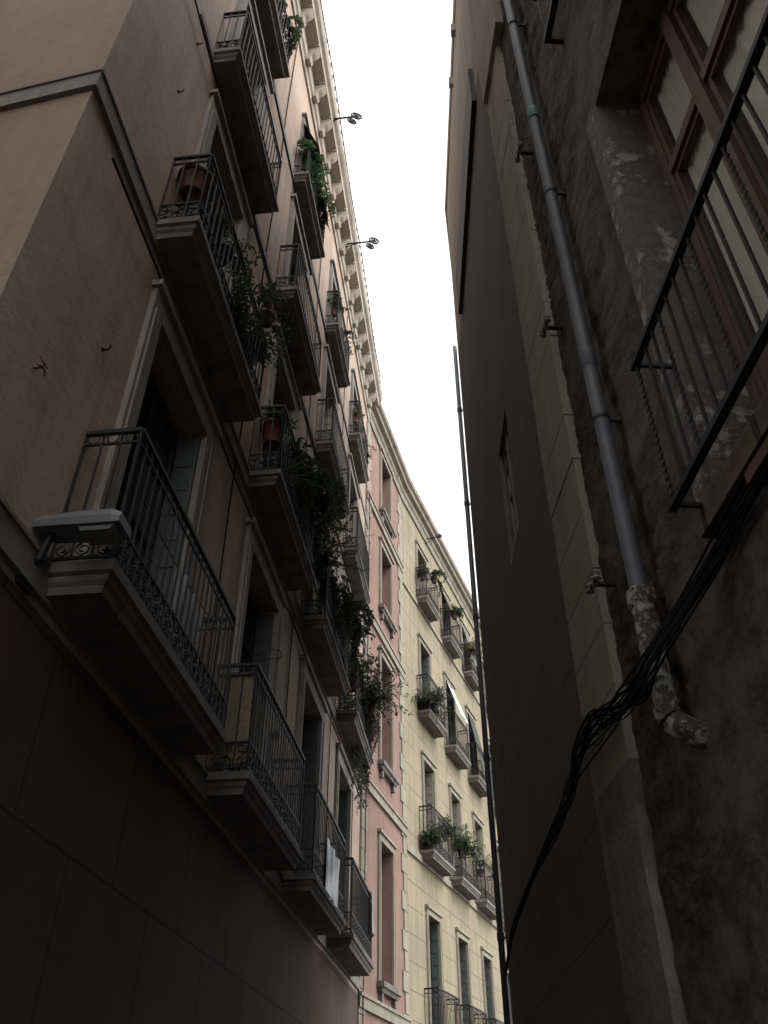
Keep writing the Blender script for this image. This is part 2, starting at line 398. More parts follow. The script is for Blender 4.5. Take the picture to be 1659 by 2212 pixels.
for r_ in range(4):
    for i,c in enumerate(cen):
        opening(bl,FL,c,flo[r_]+.2,dW[r_],dH[r_],'woodd' if r_<1 else 'woodl','trim')
        balcony(bl,FL,c,flo[r_],Ls[r_],Ps[r_])
zc=H(7.0)
P0=[(-.02,zc),(.04,zc),(.06,zc+.12),(.10,zc+.16),(.10,zc+.62),(.34,zc+.66),(.36,zc+.80),(.42,zc+.86),(.46,zc+1.0),(.46,zc+1.12),(-.02,zc+1.2)]
g=G(-1); cornice(g,U0-.4,U1+.1,P0); g.build('cornice',M['cornice'],bl)
g=G(1); cornice(g,-.3,9,P0); g.build('cornice',M['cornice'],bl,(U0,0,-.004),rz)
bp=None; u=U0+.3
while u<U1:
    if bp is None:
        g=G(-1); pr=[(.09,.1),(.16,.12),(.20,.22),(.18,.32),(.26,.40),(.33,.52),(.33,.655),(.09,.655)]
        cornice(g,-.09,.09,pr); g.box(-.12,.12,.09,.345,.60,.657)
        bp=g.build('cornice_bracket',M['cornice'],bl,(u,0,zc)); 
    else:
        c=bp.copy(); C.objects.link(c); c.location=(u,0,zc)
    u+=.78
g=G(-1); 
for k in range(60):
    uu=U0-.2+k*(U1-U0)/60; g.tube([(uu,.47,zc+1.15),(uu,-.3,zc+1.24)],.05,6)
g.build('roof_edge_tiles',M['tile'],bl)
# ================================================================== PINK BUILDING
bpk=empty('narrow_building','narrow salmon pink building with pale quoins and one column of windows','building',FP.o,FP.rz)
PW=1.554*D
pz=[(1.2,2.32),(3.04,4.18),(4.76,5.58),(6.08,6.95)]
pc=.80*D
holes=[(pc-.55,pc+.55,H(a),H(b)) for a,b in pz]
g=G(-1); wall(g,0,PW,0,H(7.2),holes); g.build('wall',M['pink'],bpk)
for a,b in pz: opening(bpk,FP,pc,H(a),1.1,round((b-a)*D,3),'woodl','creamtrim','window',.15)
for side in (0,1):
    g=G(-1); z=0;k=0
    while z<H(7.0)-.3:
        w_=.52 if k%2 else .34
        if side: g.box(PW-w_,PW,-.01,.035,z+.008,z+.43)
        else: g.box(.0,w_*.8,-.01,.035,z+.008,z+.43)
        z+=.44;k+=1
    g.build('quoins',M['creamtrim'],bpk)
for z in (H(.95),H(2.63),H(4.37),H(5.82)):
    g=G(-1); g.box(0,PW,-.01,.06,z,z+.2); g.box(0,PW,-.01,.09,z+.2,z+.26); g.build('string_course',M['creamtrim'],bpk)
P1=[(-.02,zc+.1),(.05,zc+.1),(.08,zc+.3),(.12,zc+.34),(.14,zc+.5),(.26,zc+.55),(.28,zc+.68),(.36,zc+.74),(.38,zc+.9),(-.02,zc+.98)]
g=G(-1); cornice(g,0,PW+.05,P1); g.build('cornice',M['creamtrim'],bpk)
# ================================================================== CREAM BUILDING
bc=empty('apartment_building','cream yellow building at the far bend with small balconies and rolled blinds','building',FC.o,FC.rz)
cc=[.85*D+1.10*D*k for k in range(6)]
cf=[.82,2.55,4.14,5.74]; ch=[3.0,2.75,2.6,2.2]; cL=[1.95,2.05,1.8,1.5]
holes=[(c-.52,c+.52,H(f)+.2,H(f)+.2+h_) for c in cc for f,h_ in zip(cf,ch)]
g=G(-1); wall(g,0,19,0,H(7.15),holes); g.build('wall',M['cream'],bc)
for i,c in enumerate(cc):
    for k,(f,h_) in enumerate(zip(cf,ch)):
        opening(bc,FC,c,H(f)+.2,1.04,h_,'woodl' if k%2 else 'woodd','creamtrim','door',.14)
        balcony(bc,FC,c,H(f),cL[k],.42,1.2,True,.12,'slab')
for z in (H(2.51),H(5.70)):
    g=G(-1); g.box(0,19,-.01,.05,z,z+.18); g.build('string_course',M['creamtrim'],bc)
g=G(-1); cornice(g,0,19,P1); g.build('cornice',M['creamtrim'],bc)
# ================================================================== RIGHT NEAR STONE BUILDING
bn=empty('stone_building','dark rubble stone building on the right with a deep window and iron rail','building',FN.o,FN.rz)
WU0,WU1,WZ0,WZ1=.9,2.72,3.85,7.33
NT=19.0; GU=2.72
wh=[(WU0,WU1,WZ0,WZ1),(WU0,2.4,9.4,12.4),(WU0,2.4,14,16.5),(.9,2.3,0,2.9)]
g=G(1); wall(g,-9,GU,0,NT,wh,.50,7); g.box(GU,4.88,-7,-.3,0,NT-.02); g.build('wall',M['rubble'],bn)
g=G(1); st=.035; nu=int((4.2-GU)/st)+1; nz=int(12.6/st)
vs=[]
for j in range(nz+1):
    for i in range(nu+1):
        uu=GU+i*st; zz=j*st
        f=min(1,max(0,(uu-3.0)/.2))
        k_=noise.noise((uu*1.3,zz*.9,11)); mk=min(1.1,max(.2,.6+k_*1.8))
        w_=(.02+.016*noise.noise((uu*5,zz*8,3))+(.016*noise.noise((uu*12,zz*18,3))+.014*noise.noise((uu*26,zz*26,5)))*mk+.015*noise.noise((uu*1.5,zz*1.5,5)))*f+.006*noise.noise((uu*6,zz*3,9))*(1-f)
        if i==0: w_=0
        vs.append((uu,w_,zz))
fs=[(j*(nu+1)+i,j*(nu+1)+i+1,(j+1)*(nu+1)+i+1,(j+1)*(nu+1)+i) for j in range(nz) for i in range(nu)]
g.add(vs,fs); g.quad((GU,.005,nz*st),(4.2,.005,nz*st),(4.2,.005,NT),(GU,.005,NT)); g.build('rubble_wall',M['rubble'],bn,smooth=True)
g=G(1); z=3.3
while z<H(6.4*R/D)-.1:
    hgt=random.uniform(.38,.55); e=random.uniform(-.006,.006); v=random.uniform(-.003,.003)
    a,b=4.20+e,4.885
    g.rings([[(a+i,-.02,z+zz),(b-i,-.02,z+zz),(b-i,.075+v-i,z+zz),(a+i,.075+v-i,z+zz)] for i,zz in ((.005,0.0005),(0,.005),(0,hgt-.005),(.005,hgt-.0005))])
    z+=hgt
PT=z
g.build('pilaster',M['ashl'],bn)
g=G(1); g.box(3.95,4.88,-.02,.12,PT,NT-.05); g.build('upper_pier',M['tan'],bn)
g=G(1); rs_=[]
for k in range(45):
    z=k*.075; a=4.25-.045*min(1,max(0,(z-2.9)/.4))+.03*noise.noise((k*.45,0,3)); w2=.074+.006*noise.noise((k*.4,5,3)); rs_.append([(a,-.02,z),(4.885,-.02,z),(4.885,w2,z),(a,w2,z)])
g.rings(rs_); g.build('pilaster_base',M['basestone'],bn)
g=G(1); g.box(WU1-.012,WU1+.0,-.32,.012,WZ0,WZ1)
g.box(WU1+.0,WU1+.16,-.02,.02,WZ0-.05,WZ1+.02)
g.build('window_jamb',M['peelstone'],bn)
g=G(1); g.box(WU0-.1,WU1+.1,-.33,.08,WZ0-.12,WZ0-.003); g.build('window_sill',M['darkstone'],bn)
win=G(1); e=-.30; f=.075; a,b=WU0,WU1-.012; mid=2.13; mm=.05
for (x0,x1) in ((a,a+f),(b-f,b),(mid-mm,mid+mm)): win.box(x0,x1,e-.08,e+ (.03 if x0==mid-mm else .0),WZ0,WZ1)
for (z0,z1) in ((WZ0,WZ0+.12),(WZ1-.08,WZ1),(6.35,6.43),):
    win.box(a+f,mid-mm,e-.07,e+.012,z0,z1); win.box(mid+mm,b-f,e-.07,e+.012,z0,z1)
for (x0,x1) in ((a+f,mid-mm),(mid+mm,b-f)):
    for z0,z1 in ((WZ0+.12,6.35),(6.43,WZ1-.08)):
        win.box(x0,x0+.035,e-.06,e-.012,z0,z1); win.box(x1-.035,x1,e-.06,e-.012,z0,z1); win.box(x0+.035,x1-.035,e-.06,e-.012,z1-.035,z1); win.box(x0+.035,x1-.035,e-.06,e-.012,z0,z0+.035)
    win.box(x0+.035,x1-.035,e-.06,e-.02,WZ0+.155,WZ0+.85)
w1=win.build('window',M['wood'],bn)
g=G(1); g.box(a+.05,b-.05,e-.055,e-.05,WZ0+.05,WZ1-.05); g.build('pane',M['gclear'],w1)
g=G(1); n=60
for (xa,xb) in ((a+.08,mid-.10),(mid+.06,mid+.46)):
    for k in range(n):
        x0=xa+(xb-xa)*k/n; x1=xa+(xb-xa)*(k+1)/n
        y0=e-.078+.010*math.sin(k*.8+math.sin(k*.4)); y1=e-.078+.010*math.sin((k+1)*.8+math.sin((k+1)*.4))
        g.quad((x0,y0,WZ0+.9),(x1,y1,WZ0+.9),(x1,y1,WZ1-.08),(x0,y0,WZ1-.08))
g.build('reflection_curtain',M['reflection_curtain'],w1)  # pale curtain standing in for bright reflections in the panes
for (z,h_) in ((9.4,3.0),(14,2.5)):
    o=opening(bn,FN,(WU0+2.4)/2,z,1.5,h_,'wood','darkstone','door')
g=G(1)
for k in range(3): g.box(.92+k*.46,.92+k*.46+.43,-.31,-.25,.05,2.88)
g.box(.9,2.3,-.34,-.31,0,2.9); g.build('street_door',M['woodd'],bn)
g=G(1); zt,zb,wq=4.72,3.84,.2
g.box(-.2,2.76,wq-.014,wq+.024,zt-.014,zt+.014); g.box(-.2,2.76,wq-.014,wq+.024,zb-.020,zb+.01)
uu=-.1; kk=0
while uu<2.68:
    if kk%4==1: g.tube([(uu+.003*math.cos(k*1.3),wq+.003*math.sin(k*1.3),zb+(zt-zb)*k/99) for k in range(100)],.009,4)
    else: g.tube([(uu,wq,zb),(uu,wq,zt)],.009,4)
    uu+=.10; kk+=1
g.tube([(2.73+.004*math.cos(k*1.3),wq+.004*math.sin(k*1.3),zb+(zt-zb)*k/99) for k in range(100)],.010,5)
g.tube([(2.73,wq,zt),(2.73,-.05,zt)],.014,4); g.tube([(2.73,wq,zb),(2.73,-.05,zb)],.014,4)
g.build('window_railing',M['iron'],bn)
g=G(1); g.box(-.2,2.35,.01,.09,zb-.20,zb-.15); g.build('timber_board',M['wood'],bn)
g=G(1)
g.box(-.2,2.9,.10,.15,8.72,8.78); g.box(2.86,2.9,-.03,.10,8.72,8.78)
g.box(-.2,2.9,.10,.15,9.55,9.6)
uu=-.1
while uu<2.9: g.tube([(uu,.13,8.8),(uu,.13,9.6)],.009,4); uu+=.14
g.build('upper_railing',M['iron'],bn)
# ================================================================== RIGHT FAR BROWN BUILDING
bb=empty('corner_building','grey brown scored facade at right leading to the street corner, tan upper storey','building',FR1.o,FR1.rz)
L1=5.941; L2=4.12; RT=19.0; split=13.9
h1=[(1.7,2.5,6.7,8.3)]
g=G(1); wall(g,0,L1,0,split,h1,.13,6); g.build('wall',M['brown'],bb)
g=G(1); wall(g,0,L1,split,RT,[],.3,6); g.build('upper_wall',M['tan'],bb)
for h in h1: opening(bb,FR1,(h[0]+h[1])/2,h[2],round(h[1]-h[0],2),round(h[3]-h[2],2),'woodl','brown','bare',.02,.08)
r2=FR2.rz-FR1.rz; off=FR2.o-FR1.o; lx=off.dot(FR1.d); ly=off.dot(Vector((-FR1.d.y,FR1.d.x,0)))
g=G(1); wall(g,0,L2,0,split,[],.3,5); g.build('wall',M['brown'],bb,(lx,ly,0),r2)
g=G(1); wall(g,0,L2,split,RT,[],.3,5); g.build('upper_wall',M['tan'],bb,(lx,ly,0),r2)
g=G(1); g.box(.9,4.75,-.01,.07,13.75,14.75); g.build('dark_ledge',M['iron'],bb)
EP=[(-.02,RT-.12),(.02,RT-.12),(.04,RT-.03),(.04,RT+.05),(-.02,RT+.1)]
g=G(1); cornice(g,-.0,L1,EP); g.build('eaves',M['tan'],bb)
g=G(1); cornice(g,0,L2,EP); g.build('eaves',M['tan'],bb,(lx,ly,0),r2)
for i,(uu,ss) in enumerate(((1.9,.14),(2.9,.10))):
    g=G(1); g.box(uu,uu+ss,.0,.08,RT-.4,RT-.13); g.build('eaves_bracket',M['tan'],bb)
# ---- unseen building behind the viewer, added to block light
bk=empty('light_blocking_building','unseen plain beige plastered building behind the viewer across the side lane, added to block light','building',(-2.75,-.9,0),rad(270))
bh=[(2,3.2,5,8),(5,6.2,5,8),(2,3.2,9,12),(5,6.2,9,12)]
g=G(1); wall(g,0,16,0,19,bh,.28,9); g.build('wall',M['beige'],bk)
for h in bh: opening(bk,FR1,(h[0]+h[1])/2,h[2],1.2,3.0,'woodd','trim','window')
# ================================================================== ground
def struct(o): o['kind']='structure'; return o
g=G(1); g.quad((-300,-300,0),(300,-300,0),(300,300,0),(-300,300,0)); struct(g.build('ground',M['asphalt']))
g=G(1); g.quad((-14,-20,.004),(12,-20,.004),(12,45,.004),(-14,45,.004)); struct(g.build('street',M['paving']))
# ================================================================== pipes, cables, fittings
def on(fac,name,label,cat,u,w,z,group=None):
    return empty(name,label,cat,fac.world(u,w,z),fac.rz,group)
pu=FN.hit(1242,650,.13)[0]
zh=FN.hit(1380,1290,.13)[1]
t=on(FN,'downpipe','thin blue-grey downpipe on the rubble wall beside the pale pilaster','pipe',pu,.13,zh)
g=G(1); g.tube([(0,0,0),(0,0,2.6),(0.01,0,5),(0,0,15)],.046,12); g.build('pipe',M['zinc'],t,smooth=True)
for z,m_ in ((1.65,'zinc'),(4.75,'verdi'),(9.2,'zinc')):
    g=G(1); g.lathe([(.047,0),(.053,.01),(.053,.14),(.050,.15),(.047,.16)],14); g.build('collar',M[m_],t,(0,0,z),smooth=True)
for z in (1.2,3.6,6.6):
    g=G(1); g.lathe([(.050,0),(.050,.025)],12); g.box(-.01,.01,-.14,-.05,0,.025); g.build('clamp',M['iron'],t,(0,0,z))
zl=FN.hit(1445,1560,.13)[1]; hp=zh-zl
t=on(FN,'old_pipe','thick rusty pipe with flaking pale paint below the grey downpipe','pipe',pu,.13,zl)
pts=[(-.045,-.15,-.085),(-.042,-.10,-.07),(-.034,-.05,-.04),(-.016,-.012,.0),(-.004,0,.05),(0,0,.12)]+[(.003*math.sin(k),0,.2+k*(hp-.22)/6) for k in range(7)]
g=G(1); g.tube(smoothpts(pts,4),.058,16); g.build('pipe',M['peelpipe'],t,smooth=True)
g=G(1); g.lathe([(.060,0),(.070,.01),(.070,.09),(.05,.11)],16); g.build('collar',M['peelpipe'],t,(0,0,hp-.08),smooth=True)
t=empty('downpipe','long dark downpipe against the sky at the far right corner','pipe',FR2.world(L2-.05,.175,0),FR2.rz)
g=G(1); g.tube([(.3,-.1,.6),(.1,0,1.1),(0,0,1.5),(0,0,6),(0,0,RT-.05)],.055,12); g.build('pipe',M['darkpipe'],t,smooth=True)
for z in (1.6,4.5,7.5,10.5,13.5,16.5):
    g=G(1); g.lathe([(.056,0),(.066,.01),(.066,.12),(.056,.13)],12); g.box(-.01,.01,-.175,-.05,.03,.06); g.build('collar',M['darkpipe'],t,(0,0,z))
cpx=[(1659,1010),(1560,1190),(1450,1370),(1395,1470),(1340,1525),(1290,1570),(1252,1635),(1237,1710)]
pw=[]
for p in cpx:
    w_=.20 if 1350<p[0]<1460 else (.115 if p[0]<1350 else .05)
    u,z=FN.hit(p[0],p[1],w_); pw.append(FN.world(u,w_,z))
for p in ((1215,1770),(1180,1840),(1140,1930),(1110,2015),(1095,2100)):
    u,z=FR1.hit(p[0],p[1],.06); pw.append(FR1.world(u,.06,z))
pre=pw[0]+(pw[0]-pw[1])*2.5
pw=[pre]+pw
cb=empty('cable_bundle','tangled bundle of matt black cables crossing the right walls below the pipe','cable',pw[0],0)
for k in range(24):
    rr=random.Random(k); P=[]
    ph=rr.random()*6; wild=1.9 if k%4==0 else 1
    for i,p in enumerate(pw):
        sp=.026+.042*math.exp(-((i-6)/2.4)**2)
        P.append(p-pw[0]+Vector((-abs(math.cos(ph+i*.9))*.022,math.cos(ph*2+i*1.1)*.025*wild,math.sin(ph+i*(.5+.5*rr.random()))*sp*wild)))
    if k%5 in (1,3):
        u,z=FN.hit(1452,1400+20*rr.random(),-.05); P=[FN.world(u,-.08,z)-pw[0]]+P[4:]
    g=G(1); g.tube(smoothpts(P),rr.uniform(.0035,.0065),4); g.build('cable',M['rubber'],cb,smooth=True)
def wire(name,label,pts,r,mat='rubber',n=4,sm=True):
    g=G(1); P=[Vector(p) for p in pts]; o=P[0].copy(); P=[p-o for p in P]
    g.tube(smoothpts(P,8) if sm and len(P)>2 else P,r,n); return tag(g.build(name,M[mat],None,o),label,'cable')
def fw(fac,px,py,w):
    u,z=fac.hit(px,py,w); return fac.world(u,w,z)
wire('wall_cable','upper slack cable following the black bundle to the right picture edge',[fw(FN,1659,930,.07),fw(FN,1580,1080,.07),fw(FN,1470,1290,.07),fw(FN,1400,1400,.2),fw(FN,1330,1500,.13)],.006)
for i,(px,py) in enumerate(((1133,330),(1192,708),(1300,1262))):
    u,z=FN.hit(px,py,.1)
    t=on(FN,'wall_bracket',('highest','middle','lowest')[i]+' small metal cable bracket beside the pale pilaster','bracket',u,.06,z,'cable brackets on the right wall')
    g=G(1); g.box(-.015,.015,-.04,.10,-.01,.01); g.tube([(-.08,.09,0),(.08,.09,0)],.010,5); g.build('arm',M['iron'],t)
    for x in (-.07,0.0,.07):
        g=G(1); g.lathe([(.012,-.03),(.026,-.02),(.018,0),(.026,.02),(.012,.035)],10,(x,.09,.01)); g.build('insulator',M['band'],t)
gp=[(cen[0]+cen[1])/2+.05,(cen[1]+cen[2])/2,(cen[2]+cen[3])/2,U1-.25]
for i,uu in enumerate(gp):
    n_=('first','second','third','last')[i]
    wire('facade_cable',f'thin cable running down the beige facade in the {n_} gap between balcony columns',[FL.world(uu+.03*math.sin(k*2.1+i),.02,4.5+k*1.5) for k in range(11)],.011)
wire('cornice_cable','cable strung along the outer edge of the beige cornice against the sky',[FL.world(U0-.3+k*1.5,.50+.02*math.sin(k*1.9),zc+.93+.05*math.sin(k*1.3)) for k in range(11)],.014)
for k,(z,lab) in enumerate(((flo[1]-.35,'second'),(flo[2]-.3,'third'),(flo[3]-.3,'fourth'))):
    wire('strung_cable',f'sagging cable strung under the {lab} row of balconies on the beige facade',[FL.world(U0+.4+i*1.9,.07,z+.05*math.sin(i*2.3+k)) for i in range(9)],.012)
wire('sagging_wire','loose wire hanging between the beige and pink facades',[fw(FL,700,1140,.2),fw(FL,760,1160,.25),fw(FP,810,1155,.2)],.008)
wire('vertical_wire','straight cable beside the pink building edge',[FP.world(.12,.08,2),FP.world(.12,.08,10),FP.world(.1,.08,17)],.016)
for i,(px,py) in enumerate(((82,792),(229,755),(390,198),(431,95),(545,490),(578,165))):
    u,z=FL.hit(px,py,.03)
    lab=['white cable bracket low on the shaded beige wall','small iron stud on beige wall above the lowest balcony door','small hook beside the top left window trim','iron peg under the upper left balcony','iron hook above the second balcony column','iron peg between the upper balconies'][i]
    t=on(FL,'wall_hook',lab,'hook',u,0,z)
    g=G(-1)
    if i==0:
        g.box(-.01,.01,0,.06,-.01,.01)
        for zz in (-.04,.04): g.tube([(-.05,.06,zz),(-.02,.07,zz*.4),(.02,.07,zz*.4),(.05,.06,zz)],.008,5)
        g.build('bracket',M['woodl'],t)
    else:
        g.tube([(0,-.01,0),(0,.05,0),(0,.06,.02),(0,.06,.04)],.009,6); g.lathe([(.02,0),(.02,.008)],8,(0,.0,0)); g.build('peg',M['iron'],t)
def hoist(fac,u,z,ln,label):
    t=on(fac,'pulley_hoist',label,'pulley',u,0,z,'hoist arms at the roofline')
    g=G(-1); g.tube([(0,-.02,0),(0,ln,0)],.022,6); g.tube([(0,0,-.22),(0,ln*.6,-.01)],.014,5); g.tube([(0,ln-.06,0),(0,ln-.06,-.12)],.012,5); g.build('arm',M['iron'],t)
    for (cy,cz,r) in ((ln+.04,.02,.11),(ln-.06,-.20,.085)) if ln>.7 else ((ln+.02,.02,.07),):
        g=G(-1); pts=[(.05*math.cos(a*math.pi/8),cy+r*math.cos(a*math.pi/8),cz+r*math.sin(a*math.pi/8)) for a in range(17)]
        g.tube(pts,.022,5)
        for a in range(3): an=a*math.pi/3+.4; g.tube([(-.05*math.cos(an),cy-r*math.cos(an),cz-r*math.sin(an)),(.05*math.cos(an),cy+r*math.cos(an),cz+r*math.sin(an))],.013,4)
        g.tube([(-.03,cy,cz),(.03,cy,cz)],.035,8)
        g.build('wheel',M['iron'],t)
hoist(FL,3.62*D,H(7.32),.86,'iron pulley arm against the sky, the nearer of two on the beige cornice')
hoist(FL,4.78*D,H(7.15),.90,'iron pulley arm against the sky, the farther of two on the beige cornice')
u,z=FC.hit(930,1180,.2); hoist(FC,u,H(7.1),.55,'small iron pulley arm below the cream cornice')
t=on(FL,'wall_lamp','flat dull grey street lamp head sticking out beside the lowest left balcony','lamp',1.50*D,0,H(1.19))
g=G(-1)
def lring(y,hw,zt_,zb_): return [(-hw,y,zb_),(hw,y,zb_),(hw*1.05,y,(zb_+zt_)/2),(hw*.85,y,zt_),(-hw*.85,y,zt_),(-hw*1.05,y,(zb_+zt_)/2)]
g.rings([lring(-.02,.07,.07,.0),lring(.05,.09,.08,-.01),lring(.30,.10,.09,-.02),lring(.50,.10,.09,-.02),lring(.56,.09,.06,-.01)])
g.build('housing',M['lampg'],t)
g=G(-1); g.rings([lring(.30,.075,-.01,-.03),lring(.32,.08,-.01,-.06),lring(.50,.08,-.01,-.06),lring(.52,.07,-.01,-.03)]); g.build('lens',M['lens'],t)
g=G(-1); g.tube([(0,-.02,-.25),(0,.06,-.2),(0,.1,.0)],.025,8); g.box(-.08,.08,-.005,.03,-.4,-.1); g.build('wall_mount',M['iron'],t)
# ================================================================== plants
def leaf(g,p,d,s,up=Vector((0,0,1))):
    d=d.normalized(); x=d.cross(up)
    if x.length<.05: x=Vector((1,0,0))
    x.normalize(); n=x.cross(d)
    g.add([p,p+d*s*.5+x*s*.26+n*s*.08,p+d*s,p+d*s*.5-x*s*.26+n*s*.08],[(0,1,2),(0,2,3)])
def foliage(kind,size,rs,gl,gs,ls=.06):
    R_=rs
    if kind=='bush':
        for k in range(int(26*size/.3)):
            a=R_.uniform(0,6.28); tilt=R_.uniform(.1,1.4); L_=size*R_.uniform(.35,1.0)*(1.25 if k%7==0 else 1)
            d=Vector((math.sin(tilt)*math.cos(a),math.sin(tilt)*math.sin(a)+.1,math.cos(tilt))); p=Vector((0,0,0)); pts=[p.copy()]
            for i in range(7):
                p=p+d*L_/7; d=(d+Vector((R_.uniform(-.25,.25),R_.uniform(-.25,.25),R_.uniform(-.36,.08)))).normalized(); pts.append(p.copy())
                if i>0:
                    for q in range(6): leaf(gl,p+Vector([R_.uniform(-.04,.04) for _ in range(3)]),d+Vector([R_.uniform(-1,1) for _ in range(3)]),ls*R_.uniform(.5,1.4))
            gs.tube(pts,.004,3,.4)
    elif kind=='trail':
        for k in range(int(22*max(size,.5)/.6)):
            x=R_.uniform(-.36,.36); p=Vector((x*.5,0,0)); L_=size*R_.uniform(.2,1.15)**1.0; pts=[p.copy()]
            d=Vector((x*1.8,.2,.45)).normalized(); n=int(L_/.05)+4
            for i in range(n):
                d=(d+Vector((R_.uniform(-.22,.22),R_.uniform(-.16,.12)-(.12 if p.y>.10 else 0),-.26))).normalized(); p=p+d*.05; pts.append(p.copy())
                for q in range(4): leaf(gl,p+Vector([R_.uniform(-.02,.02) for _ in range(3)]),Vector([R_.uniform(-1,1),R_.uniform(-1,1),R_.uniform(-1,.6)]),ls*R_.uniform(.5,1.35))
            gs.tube(pts,.004,3,.5)
    elif kind=='blade':
        for k in range(34):
            a=R_.uniform(0,6.28); d=Vector((.5*math.cos(a),.5*math.sin(a)+.1,1)).normalized(); p=Vector((0,0,0)); L_=size*R_.uniform(.7,1.2); w=.018
            pr=None
            for i in range(8):
                x=d.cross(Vector((0,0,1)));
                x=x.normalized() if x.length>.01 else Vector((1,0,0))
                ww=w*(1-i/8.2); cur=(p-x*ww,p+x*ww)
                if pr: gl.add([pr[0],pr[1],cur[1],cur[0]],[(0,1,2,3)])
                pr=cur; p=p+d*L_/8; d=(d+Vector((.1*math.cos(a),.1*math.sin(a),-.22))).normalized()
def plant(fac,u,P,base,off,side,kind,size,leafmat,label,pot='terra',pr=.13,ph=.24,ls=.06,extra=None):
    # side: +1 pot hooked outside the rail, -1 inside it, 0 standing on the slab
    w=P-.05+side*(pr+.045) if side else P*.5
    z=base+off
    rs=random.Random(int(u*1000)+int(z*77))
    t=on(fac,'potted_plant',label,'plant',u,w,z,'potted plants on the balconies')
    sg=fac.sg
    g=G(sg); g.lathe([(pr*.68,0),(pr*.72,.01),(pr,ph*.85),(pr*1.1,ph*.86),(pr*1.1,ph),(pr*.92,ph),(pr*.9,ph*.9)],16); g.build('pot',M[pot],t,smooth=True)
    if side:
        g=G(sg); rr=pr*1.04; g.tube([(rr*math.cos(a*math.pi/8),rr*math.sin(a*math.pi/8),ph*.8) for a in range(17)],.007,4)
        for x in (-pr*.7,pr*.7): g.tube([(x,-side*pr*.7,ph*.8),(x,-side*(pr+.04),ph*.8),(x,-side*(pr+.045),ph*.8+.2)],.006,4)
        g.build('hanger',M['iron'],t)
    gl=G(sg); gs=G(sg); foliage(kind,size,rs,gl,gs,ls)
    if extra: foliage(extra[0],extra[1],rs,gl,gs,ls)
    gl.build('foliage',M[leafmat],t,(0,0,ph))
    if gs.v: gs.build('stems',M['stem'],t,(0,0,ph))
    return t
def lp(r_,c,f,off,side,*a,**k): return plant(FL,cen[c]+f*Ls[r_]/2,Ps[r_],flo[r_]+.2,off,side,*a,**k)
lp(1,0,-.80,.80,-1,'bush',.14,'leafd','round terracotta pot hung high at the near end of the left plant-covered balcony','terra',.17,.28)
lp(1,0,-.45,.62,-1,'bush',.22,'leafr','brown pot with dry twigs next to the round terracotta pot','darkpot',.16,.28)
lp(1,0,-.15,.85,-1,'trail',.5,'leafr','dry dusty trailing plant over the rail of the left balcony','darkpot',.11,.2,.05)
lp(1,0,.25,.0,0,'bush',.75,'leafd','dark bushy plant midway along the big left balcony','darkpot')
lp(1,0,.55,.85,1,'trail',.5,'leafr','thin trailing plant near the far end of the big left balcony','darkpot',.09,.16,.045)
lp(1,0,.85,.6,-1,'bush',.45,'leafd','dark green plant inside the far corner of the big left balcony','darkpot')
lp(3,0,.50,.85,-1,'trail',.7,'leaf','green plant trailing from the topmost left balcony at the picture top','darkpot',.09)
lp(3,1,-.60,.80,-1,'trail',.6,'leafb','bright green plant spilling over the top balcony below the dark blind','darkpot',.09,.2,.06,('bush',.25))
lp(3,1,-.15,.75,-1,'trail',1.0,'leafb','long bright green trailing plant in the middle of the top balcony','darkpot',.08,.2,.065)
lp(3,1,.35,.65,-1,'trail',.7,'leaf','green trailing plant at the far end of the same top balcony','darkpot',.08)
lp(3,2,-.6,.7,-1,'bush',.32,'leaf','leafy plant at the near end of the third top balcony','terra',.10)
lp(3,2,.5,.7,-1,'trail',.4,'leafd','dark plant trailing off the third top balcony','darkpot',.09)
lp(3,3,-.6,.7,-1,'bush',.22,'leafy','pale flowering plant on the last top balcony','redpot',.10)
lp(3,3,-.2,.30,-1,'bush',.2,'leaf','tall red pot on the last top balcony of the beige building','redpot',.11,.50)
lp(3,3,.7,.6,-1,'trail',.3,'leaf','small trailing plant at the far tip of the last top balcony','darkpot',.09)
lp(1,1,-.72,.75,-1,'bush',.34,'leaf','large red brown pot with green crown on the second plant balcony','redpot',.16,.34)
lp(1,1,-.5,.0,0,'blade',.9,'leafd','spiky dark plant low on the second plant balcony','darkpot')
lp(1,1,-.15,.8,-1,'trail',1.0,'leafd','leafy climber hanging over the rail of the second plant balcony','darkpot',.13,.22,.07,('bush',.45))
lp(1,1,.35,.8,1,'trail',1.0,'leafd','dense dark climber on the middle of the second plant balcony','darkpot',.08,.22,.07)
lp(1,1,.85,.8,-1,'bush',.85,'leafr','wide leafy bush at the far end of the second plant balcony','darkpot',.13,.24,.07,('trail',.8))
lp(1,2,-.85,.8,-1,'bush',.8,'leafr','leafy bush reaching over the near end of the third plant balcony','darkpot',.13,.24,.07)
lp(1,2,-.3,.8,-1,'trail',1.1,'leafd','dark climber covering the third plant balcony rail','darkpot',.13,.22,.07)
lp(1,2,.3,.8,1,'trail',1.0,'leafd','dark hanging foliage at the middle of the third plant balcony','darkpot',.08,.22,.07)
lp(1,2,.85,.75,-1,'bush',.75,'leafd','dark bush at the far corner of the third plant balcony','darkpot',.13,.22,.07)
lp(1,3,-.5,.7,-1,'bush',.75,'leafd','bushy dark plant on the fourth plant balcony','darkpot',.13,.22,.07)
lp(1,3,.1,.50,1,'bush',.9,'leafr','sprawling grey green bush leaning out before the pink wall','darkpot',.10,.22,.07)
lp(1,3,.5,.35,-1,'trail',1.7,'leafr','longest trailing plant hanging far below the fourth plant balcony','darkpot',.09,.2,.055)
